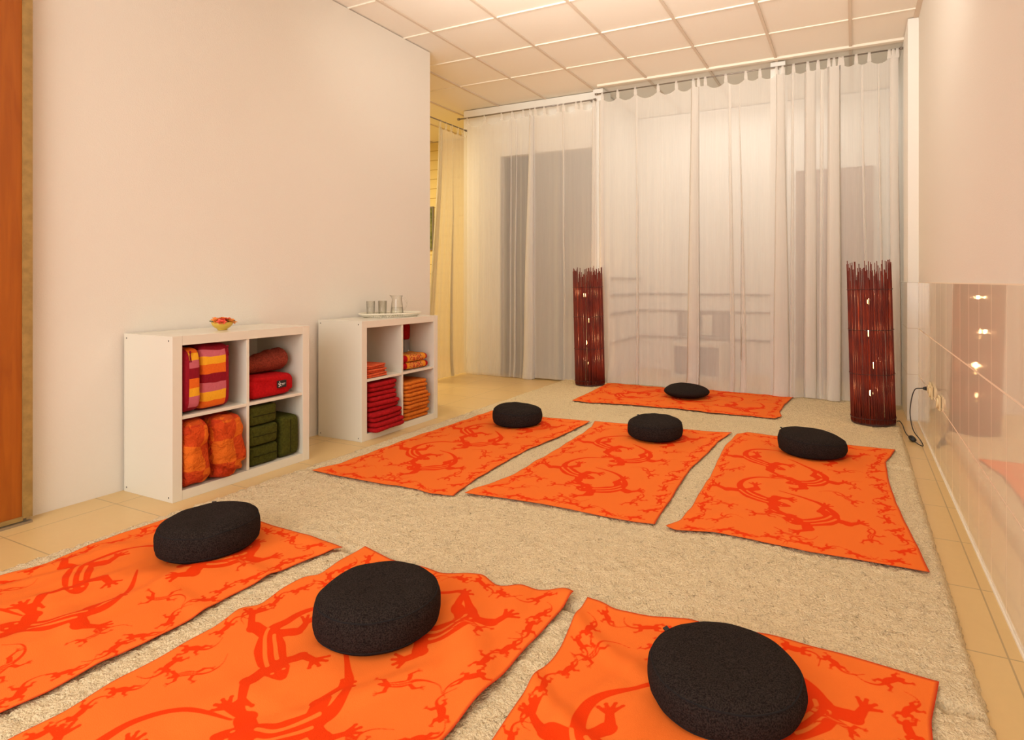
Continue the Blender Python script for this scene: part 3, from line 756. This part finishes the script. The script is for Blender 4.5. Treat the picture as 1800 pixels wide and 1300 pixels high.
# ------------------------------------------------------------------ cube shelves
def cube_shelf(label, x, y):
    """front at x, from y to y+.79; frame 4.4 cm, inner boards 1.6 cm"""
    t = thing('cube_shelf', label, 'shelf', (x-.395, y, 0), 0, 'white cube shelves against the left wall')
    D, W_, H, F, I = .395, .79, .79, .046, .016
    MB().box((0, 0, 0), (D, F, H)).build('side_panel', M['white_lacquer'], t, bevel=.0012)
    MB().box((0, W_-F, 0), (D, W_, H)).build('side_panel', M['white_lacquer'], t, bevel=.0012)
    MB().box((0, F+.0004, H-F), (D-.0005, W_-F-.0004, H)).build('top_panel', M['white_lacquer'], t, bevel=.001)
    MB().box((0, F+.0004, 0), (D-.0005, W_-F-.0004, F)).build('bottom_panel', M['white_lacquer'], t, bevel=.001)
    m_ = W_/2
    MB().box((.002, m_-I/2, F+.0003), (D-.004, m_+I/2, H-F-.0003)).build('upright_divider', M['white_lacquer'], t, bevel=.001)
    for s_ in (0, 1):
        a, b_ = (F+.0003, m_-I/2-.0003) if s_ == 0 else (m_+I/2+.0003, W_-F-.0003)
        MB().box((.002, a, H/2-I/2), (D-.004, b_, H/2+I/2)).build('shelf_board', M['white_lacquer'], t, bevel=.001)
    for xx in (.022, D-.030):
        for zz in (.022, H-.022):
            MB().tube([(xx, -.0006, zz), (xx, .001, zz)], .0042, 12).build('screw_cap', M['dark_hole'], t)
    return t
S1X, S1Y, S2X, S2Y = -2.910, 1.745, -2.900, 2.945
cube_shelf('white two-by-two cube shelf nearer the camera, holding pillows and green bolsters', S1X, S1Y)
cube_shelf('white two-by-two cube shelf farther away, holding folded red and orange cloths', S2X, S2Y)

# things in the shelves -----------------------------------------------------------
def lump(w_, d_, h_, seed, e=.35, wr=.012, n1=40, n2=28, horns=0.0, creases=0):
    """superellipsoid pillow of full size d_(x) w_(y) h_(z), base on z=0"""
    P = []; r = random.Random(seed)
    cr = [(r.uniform(-1, 1), r.uniform(.1, .9), r.uniform(-.5, .5)) for _ in range(creases)]
    sg = lambda v, p: math.copysign(abs(v)**p, v)
    for i in range(n1):
        a = 2*PI*i/n1
        for j in range(n2):
            b_ = -PI/2+PI*j/(n2-1); cb2 = sg(math.cos(b_), e)
            X, Y, Z = d_/2*cb2*sg(math.cos(a), e), w_/2*cb2*sg(math.sin(a), e), h_/2*sg(math.sin(b_), e)
            k = wr*(nz(X*11+seed, Y*11, Z*11)+.6*nz(X*27, Y*27+seed, Z*27))
            L = math.sqrt(X*X+Y*Y+Z*Z)+1e-6
            for (c0, c1, sl) in cr:
                zz = (c1-.5)*h_+sl*Y
                k -= wr*1.1*math.exp(-((Z-zz)/.010)**2)
            if horns:
                q = abs(2*Y/w_)*abs(2*Z/h_); k += horns*max(0, q-.55)**2*4
            X += X/L*k; Y += Y/L*k; Z += Z/L*k
            P.append((X, Y, Z+h_/2))
    return MB().grid(P, n1, n2, closed_u=True)
# striped pillow material: horizontal stripes on object z, maroon border on the outer side
def stripe_mat(name, h_, y_lo, y_hi, seq):
    m = mat(name, (.3, .01, .02), .85, .2); t = NT(m); o, vec = t.sep()
    wz = t.math('ADD', o[2], t.math('MULTIPLY', t.math('SUBTRACT', t.noise(vec, 9, 2), .5), .03))
    r = t.n('ShaderNodeValToRGB'); r.color_ramp.interpolation = 'CONSTANT'
    t.link(t.math('DIVIDE', wz, h_), r.inputs[0])
    els = r.color_ramp.elements
    els[0].position = 0; els[0].color = (*seq[0][1], 1); els[1].position = seq[1][0]; els[1].color = (*seq[1][1], 1)
    for p_, c_ in seq[2:]:
        e_ = els.new(p_); e_.color = (*c_, 1)
    ins = t.math('MULTIPLY', t.math('GREATER_THAN', o[1], y_lo), t.math('LESS_THAN', o[1], y_hi))
    t.link(t.mix(ins, (.30, .006, .018), r.outputs[0]), t.b.inputs['Base Color'])
    t.bump(t.noise(vec, 90, 3), .4); return m
MAR, PNK, YEL, ORG = (.26, .006, .016), (.58, .13, .16), (.90, .42, .02), (.82, .15, .012)
seqA = [(0, MAR), (.04, ORG), (.15, YEL), (.28, PNK), (.41, MAR), (.55, ORG), (.70, YEL), (.83, PNK), (.93, MAR)]
seqB = [(0, MAR), (.10, PNK), (.24, YEL), (.36, ORG), (.50, MAR), (.66, PNK), (.78, YEL), (.90, ORG), (.97, MAR)]
M['stripeA'] = stripe_mat('striped_cotton', .325, -.2, .046, seqA)
M['stripeB'] = stripe_mat('striped_cotton_narrow', .335, -.018, .2, seqB)
def tassel(parent, p, h_=.045):
    P = Vector(p); mb = MB()
    mb.tube([tuple(P), tuple(P-Vector((0, 0, .012)))], [.004, .005], 8)
    for k in range(7):
        a = k*.9; q = P-Vector((0, 0, .010)); mb.tube([tuple(q), tuple(q+Vector((.004*math.cos(a), .006*math.sin(a), -h_)))], .0016, 5)
    mb.build('tassel', M['maroon'], parent, smooth=True)
shelf_z = .395+.0085; bz = .0462
def pillow(label, mname, w_, d_, h_, loc, rz, seed, e=.42, wr=.012, creases=0, horns=.02, tas=None, group=None, tiltx=0):
    t = thing('pillow', label, 'pillow', loc, rz, group)
    o = lump(w_, d_, h_, seed, e, wr, 56, 40, horns, creases).build('pillow_cover', M[mname], t, smooth=True)
    if tas:
        for p in tas: tassel(t, p)
    t.rotation_euler = (tiltx, 0, rz)
    return t
pillow('striped pillow standing second from the left in the upper cell, wide stripes', 'stripeA', .160, .30, .330, (-3.072, 1.975, shelf_z+.001), 0, 41, .30, .006, tas=[(.144, .060, .318)], group='striped pillows in the near shelf')
pillow('narrow looking striped pillow against the left side of the upper cell', 'stripeB', .090, .30, .322, (-3.062, 1.845, shelf_z+.001), 0, 42, .36, .006, tas=[(.146, -.012, .308)], group='striped pillows in the near shelf')
# patchwork orange pillows
m = mat('orange_patchwork', (.8, .15, .01), .85, .2); t = NT(m); o, vec = t.sep()
mpn = t.n('ShaderNodeMapping'); mpn.inputs['Location'].default_value = (.03, .02, .045); mpn.inputs['Scale'].default_value = (1, 1, 1); t.link(vec, mpn.inputs[0])
ds = t.n('ShaderNodeTexNoise'); ds.inputs['Scale'].default_value = 7; t.link(vec, ds.inputs['Vector'])
vm = t.n('ShaderNodeVectorMath', operation='MULTIPLY_ADD'); vm.inputs[1].default_value = (.12, .12, .12); t.link(ds.outputs['Color'], vm.inputs[0]); t.link(mpn.outputs[0], vm.inputs[2])
ck = t.n('ShaderNodeTexChecker'); ck.inputs['Scale'].default_value = 10; t.link(vm.outputs[0], ck.inputs[0])
c = t.mix(ck.outputs['Fac'], (.76, .145, .010), (.62, .062, .006))
nn = t.math('GREATER_THAN', t.noise(vec, 8, 3), .56)
c = t.mix(t.math('MULTIPLY', nn, .6), c, (.48, .03, .006))
t.link(c, t.b.inputs['Base Color']); t.bump(t.noise(vec, 28, 4, .6), .9, .03); M['patch'] = m
pillow('crumpled orange patchwork pillow against the left side of the lower cell', 'patch', .125, .33, .325, (-3.045, 1.863, bz+.001), 0, 43, .42, .013, 3, .02, group='orange patchwork pillows in the near shelf')
pillow('wide crumpled orange patchwork pillow bulging out beside the divider', 'patch', .175, .35, .322, (-3.045, 2.025, bz+.001), 0, 44, .42, .014, 3, .03, group='orange patchwork pillows in the near shelf')

# rolled fleece, red felt cushion with label
zt = shelf_z+.001
fc = thing('felt_cushion', 'bright red felt cushion with a small black label, under the rust roll', 'cushion', (-3.075, 2.31, zt))
lump(.300, .30, .125, 51, .38, .010, 60, 30, 0, 1).build('cover', M['red_felt'], fc, smooth=True)
lb_ = MB().box((0, -.030, -.020), (.003, .030, .020)).build('label_patch', M['black_tag'], fc); lb_.location = (.152, .045, .068)
mk = MB()
for (yy, zz, rr) in ((-.016, .012, .0032), (-.020, .002, .0035), (-.013, -.004, .0040), (-.018, -.012, .0034), (-.009, .004, .0028), (-.007, -.010, .0030)):
    mk.tube([(.003, yy, zz), (.0042, yy, zz)], rr, 10)
mk.box((.003, -.002, .000), (.0040, .022, .003)).box((.003, 0, -.007), (.0040, .016, -.005))
mk.build('printed_mark', M['white_mark'], lb_)
rl = thing('rolled_blanket', 'rust coloured fleece blanket rolled up on the red felt cushion', 'blanket', (-3.08, 2.315, zt+.128))
P = []
N1, N2 = 46, 40
for i in range(N1):
    f = i/(N1-1); yy = -.145+.29*f
    endk = (1-abs(2*f-1)**10)**.5 if 0 < f < 1 else .02
    r0 = .043+.024*f+.006*nz(f*5, 3)
    for j in range(N2+1):
        a = 2*PI*j/N2
        rr = r0*endk*(1+.06*nz(math.cos(a)*2, math.sin(a)*2, f*7)+.03*nz(math.cos(a)*6, math.sin(a)*6, f*19))
        P.append((rr*1.25*math.cos(a)+.03, yy, r0*.98+rr*math.sin(a)+.004))
MB().grid(P, N1, N2+1).build('fleece_roll', M['rust_fleece'], rl, smooth=True)
fo = [((.005+.0042*q)*1.0*math.cos(q*.55), (.005+.0042*q)*math.sin(q*.55)) for q in range(1, 11)]
# green bolsters
def bolster(label, w_, d_, h_, loc, rz=0, stand=False, seed=0):
    t = thing('bolster', label, 'bolster', loc, rz, 'dark green bolsters in the near shelf')
    lump(w_, d_, h_, seed, .22, .005, 44, 26).build('cover', M['green_cloth'], t, smooth=True)
    pts = []
    # piping round the middle of the block
    if not stand: pts = [(d_/2*1.002, -w_/2+w_*q/20, h_/2+.003*nz(q*.5, seed)) for q in range(2, 19)]
    else: pts = [(d_/2*1.002, .002*nz(q*.5, seed), h_*q/20) for q in range(2, 19)]
    MB().tube(pts, .0028, 6).build('piping', M['green_seam'], t, smooth=True)
    return t
hh = .108; 
for k, nm in enumerate(('bottom', 'middle', 'top')):
    bolster('dark green bolster lying flat, %s of the three stacked by the divider' % nm, .178, .32, hh, (-3.085+.004*(k == 1), 2.247+(.006 if k == 0 else 0), bz+.001+k*(hh+.001)), 0, False, 60+k)
bolster('dark green bolster standing upright to the right of the stack', .125, .30, .232, (-3.075, 2.417, bz+.001), 0, True, 66)

# folded cloths
def folded(name, label, cat, group, mname, w_, d_, h_, loc, layers, seed, rz=0, mats=None, fan=0):
    """a cloth folded into flat layers, round folds to the front (+x)"""
    t_ = MB(); r = random.Random(seed); lh = h_/layers
    for L in range(layers):
        P = []; n1, n2 = 40, 12
        ox, oy = r.uniform(-.010, .006), r.uniform(-.006, .006); ws = 1+r.uniform(-.05, .02); rt = r.uniform(-.03, .03)
        for i in range(n1):
            a = 2*PI*i/n1; sg = lambda v, p: math.copysign(abs(v)**p, v)
            for j in range(n2):
                b_ = -PI/2+PI*j/(n2-1); cb2 = abs(math.cos(b_))**.75
                inset = 1-(1-cb2)*lh/ d_*1.5
                X = d_/2*sg(math.cos(a), .22)*(inset if j not in (0, n2-1) else .01); Y = w_/2*ws*sg(math.sin(a), .22)*((1-(1-cb2)*lh/w_*1.5) if j not in (0, n2-1) else .01)
                Z = lh/2+lh/2*sg(math.sin(b_), .9)
                k = .0050*nz(X*9, Y*9, seed+L*1.2)
                P.append((X-rt*Y+ox+.010*nz(Y*13, L*2, seed), Y+rt*X+oy+.006*nz(X*12, L+5, seed), Z+L*lh+k+.004*nz(Y*22, seed)))
        t_.grid(P, n1, n2, closed_u=True)
    o = t_.build(name, M[mname], smooth=True); o.location = loc; o.rotation_euler = (0, 0, rz)
    return tag(o, label, cat, group)
g1 = 'coral cloths folded in the far shelf'
z = shelf_z+.001; zs = z
for k, (lab, w_) in enumerate((('bottom', .215), ('middle', .195), ('top', .185))):
    folded('folded_cloth', 'thin folded coral cloth, %s of three in the upper left cell' % lab, 'cloth', g1, 'coral_cloth', w_, .24, .027, (-3.035, 3.105, z), 2, 70+k, .02*(k-1)); z += .029
g2 = 'red blankets folded in the far shelf'
z = bz+.001; names = ['lowest', 'second lowest', 'middle', 'second from the top', 'topmost']
for k in range(5):
    folded('folded_blanket', 'crimson folded blanket, %s of five in the lower left cell' % names[k], 'blanket', g2, 'red_cloth', .306-.003*k-(.012 if k > 2 else 0), .335-.006*k, .063, (-3.040-.006*k+(.030, .016, 0, 0, 0)[k], 3.165-.001*k, z), 2, 80+k, .02*math.sin(k*2)); z += .0648
g3 = 'orange blankets folded in the far shelf'
z = bz+.001; names = ['lowest', 'second lowest', 'middle', 'second from the top', 'topmost']
for k in range(5):
    folded('folded_blanket', 'orange folded blanket, %s of five in the lower right cell' % names[k], 'blanket', g3, 'orange_cloth', .275-(.02 if k > 2 else 0), .31, .054, (-3.045, 3.505-(.010 if k > 2 else 0), z), 2, 90+k, .02*math.sin(k*2.3)); z += .0555
# patterned towels
m = mat('patterned_towel', (.5, .01, .01), .9, .1); t = NT(m); o, vec = t.sep()
br = t.n('ShaderNodeTexVoronoi'); br.inputs['Scale'].default_value = 75; t.link(vec, br.inputs['Vector'])
pat = t.math('GREATER_THAN', br.outputs['Distance'], .46)
c = t.mix(pat, (.52, .05, .03), (.74, .30, .05))
c = t.mix(t.math('GREATER_THAN', t.noise(vec, 60, 2), .62), c, (.20, .12, .03))
yb = t.math('ABSOLUTE', o[1]); c = t.mix(t.math('GREATER_THAN', yb, .075), c, (.80, .30, .02))
c = t.mix(t.math('GREATER_THAN', yb, .100), c, (.45, .006, .012)); t.link(c, t.b.inputs['Base Color']); t.bump(t.noise(vec, 200, 2), .4)
M['pattern'] = m
z = shelf_z+.001
for k, nm in enumerate(('lower', 'upper')):
    folded('patterned_towel', 'red towel with a patterned orange border, %s of two in the upper right cell' % nm, 'towel', 'patterned towels in the far shelf', 'pattern', .285, .185, .054, (-3.015, 3.522, z), 1, 98+k); z += .055
# dim bottle-shaped bag standing behind the patterned towels
bt = thing('fabric_pouch', 'red topped dark patterned pouch standing at the back of the upper right cell', 'bag', (-3.150, 3.648, shelf_z+.001), 0)
lump(.065, .06, .20, 101, .4, .004, 30, 20).build('dark_body', M['picture_green'] if False else M['grey_mark'], bt, smooth=True)
o_ = lump(.070, .062, .130, 102, .45, .006, 30, 20).build('red_top', M['red_cloth'], bt, smooth=True); o_.location = (0, 0, .196)
o_ = MB().lathe([(.0005, 0), (.007, .0), (.007, .004), (.0005, .004)], 14).build('button', M['white_mark'], bt); o_.location = (.0305, .005, .11); o_.rotation_euler = (0, PI/2, 0)

# flower bowl
bw = thing('flower_bowl', 'small yellow bowl filled with orange blossoms on the nearer shelf', 'bowl', (-3.062, 2.098, .7905))
pro = [(.0005, 0), (.022, 0), (.024, .003), (.023, .006), (.036, .014), (.048, .027), (.054, .043), (.052, .0435), (.046, .028), (.034, .017), (.0005, .012)]
MB().lathe(pro, 40).build('bowl', M['bowl'], bw, smooth=True)
rf = random.Random(3)
def blossom(parent, c, R_, m_, tilt_a, tilt):
    mb = MB()
    for ring, (npet, open_, sc) in enumerate(((6, .95, 1.0), (5, .55, .75), (4, .2, .5))):
        for k in range(npet):
            a = 2*PI*(k+.5*ring)/npet+rf.uniform(-.2, .2); P = []
            for i in range(6):
                f = i/5; rr = R_*sc*(f*open_+.10*f*f); zz = R_*sc*(f*(1-open_*.65)+.1*math.sin(f*3))
                hw = R_*sc*.42*math.sin(PI*min(1, f*.85+.08))
                for j in range(5):
                    g = (j-2)/2; P.append((rr*math.cos(a)-g*hw*math.sin(a), rr*math.sin(a)+g*hw*math.cos(a), zz+abs(g)**2*R_*.10+rf.uniform(-.0006, .0006)))
            mb.grid(P, 6, 5)
    o = mb.build('blossom', m_, parent, smooth=True); o.location = c; o.rotation_euler = (tilt*math.cos(tilt_a), tilt*math.sin(tilt_a), 0)
    return o
for (x_, y_, z_, r_, mm, ta, ti) in [(.0, -.028, .038, .034, 'petal', 1.5, .5), (.026, .022, .040, .033, 'petal', 5.5, -.4), (-.02, .024, .042, .032, 'petal', .5, -.4), (.018, -.004, .048, .030, 'petal_red', 0, .1), (-.022, -.010, .046, .030, 'petal', 2, .3), (.036, -.030, .040, .024, 'petal_red', 1, .6), (.004, .044, .040, .026, 'petal', 5, -.7), (.0, .010, .052, .026, 'petal', 2, .2)]:
    blossom(bw, (x_, y_, z_), r_, M[mm], ta, ti)
for a in (.9, 1.5, 4.2):
    MB().tube([(.03*math.cos(a), .03*math.sin(a), .045), (.06*math.cos(a), .06*math.sin(a), .050)], [.002, .0035], 6).build('stem', M['green_leaf'], bw, smooth=True)

# tray with glasses and jug
TX, TY, TR = -3.105, 3.445, .36
tr = thing('serving_tray', 'oval cream woven-rim tray on the farther shelf', 'tray', (TX, TY, .7905), -TR)
def oval(a_, b_, z_, n=80, ph=0): return [(b_*math.cos(2*PI*q/n), a_*math.sin(2*PI*q/n), z_) for q in range(n+1)]
A_, B_ = .235, .155
P = []
for (k, zz) in ((.001, .003), (.80, .003), (.84, .004), (.86, .0), (.001, 0)):
    P += oval(A_*k, B_*k, zz)
MB().grid(P, 5, 81).build('tray_base', M['tray'], tr, smooth=False)
mb = MB(); n = 76
for q in range(n):
    a, b_ = 2*PI*q/n, 2*PI*(q+.45)/n
    mb.tube([(B_*.84*math.cos(a), A_*.85*math.sin(a), .003), (B_*.93*math.cos(b_), A_*.94*math.sin(b_), .014), (B_*.99*math.cos(a), A_*.99*math.sin(a), .024)], .0030, 5)
mb.tube(oval(A_*.86, B_*.85, .0065), .0035, 6, cap=False)
mb.build('woven_rim', M['tray'], tr, smooth=True)
MB().tube(oval(A_, B_, .026), .0055, 8, cap=False).build('rim_band', M['tray'], tr, smooth=True)
def tumbler(label, x_, y_):
    pr2 = [(.0005, 0), (.026, 0), (.0275, .003), (.031, .112), (.0300, .1125), (.0262, .008), (.0005, .007)]
    o = MB().lathe(pr2, 32).build('drinking_glass', M['glass'], smooth=True); o.location = (x_, y_, .794)
    return tag(o, label, 'glass', 'drinking glasses on the tray')
tumbler('clear tumbler on the tray, leftmost and nearest the camera', -3.220, 3.358)
tumbler('clear tumbler on the tray, between the other glass and the jug', -3.160, 3.415)
tumbler('clear tumbler on the tray, half hidden behind the middle one beside the jug', -3.212, 3.474)
jg = thing('glass_jug', 'clear glass jug with handle and some water, on the cream tray', 'jug', (-3.100, 3.505, .794), .42)
P = []
prj = [(.0005, 0), (.040, 0), (.046, .004), (.047, .02), (.042, .08), (.036, .120), (.036, .135), (.042, .152), (.0405, .152), (.0345, .135), (.0345, .120), (.0400, .08), (.0445, .02), (.040, .007), (.0005, .006)]
def spout(p):
    x_, y_, z_ = p; k = max(0, (z_-.125)/.027); a = math.atan2(y_, x_); g = math.exp(-((((a+PI+.9) % (2*PI))-PI)/.4)**2) if False else max(0, math.cos(a-PI))**8
    return (x_-.016*k*g, y_, z_+.004*k*g)
MB().lathe(prj, 40, fn=spout).build('jug_body', M['glass'], jg, smooth=True)
hd = bez([(.036, 0, .132), (.060, 0, .130), (.072, 0, .105), (.066, 0, .065), (.048, 0, .040)], 8)
MB().tube(hd, .005, 10).build('handle', M['glass'], jg, smooth=True)
m = clear('water', (.98, .99, .98), 1.2)
MB().lathe([(.0005, .0065), (.0395, .0075), (.0438, .02), (.0408, .062), (.0005, .062)], 36).build('water', m, jg, smooth=True)

# low white unit in the recess
un = thing('media_bench', 'low white bench with two dark openings, dim behind the wide sheer curtain', 'bench', (-1.83, 6.43, 0))
W_ = .57; H_ = .385; D_ = .33
def ub(nm, a, b_, mm='white_lacquer'): return MB().box(a, b_).build(nm, M[mm], un, bevel=.002)
ub('top_panel', (0, 0, H_-.04), (W_, D_, H_)); ub('bottom_panel', (0, 0, 0), (W_, D_, .04))
ub('side_panel', (0, 0, .0403), (.045, D_, H_-.0403)); ub('side_panel', (W_-.045, 0, .0403), (W_, D_, H_-.0403))
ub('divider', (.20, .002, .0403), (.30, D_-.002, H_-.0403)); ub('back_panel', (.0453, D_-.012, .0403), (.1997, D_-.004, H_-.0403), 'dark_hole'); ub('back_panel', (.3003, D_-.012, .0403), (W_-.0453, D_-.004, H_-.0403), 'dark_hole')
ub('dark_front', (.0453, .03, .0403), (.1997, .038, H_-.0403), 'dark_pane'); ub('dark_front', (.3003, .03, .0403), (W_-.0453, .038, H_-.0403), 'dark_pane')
# picture in the yellow room
def pic():
    x1 = on_y(763.5, 6.9)
    t = thing('framed_picture', 'green picture glimpsed in the yellow room past the wall end', 'picture', (x1-.55, 6.899, 1.50))
    MB().box((0, -.025, 0), (.55, 0, .62)).build('frame', M['rail'], t)
    MB().box((.02, -.028, .02), (.53, -.0255, .60)).build('print', M['picture_green'], t)
pic()
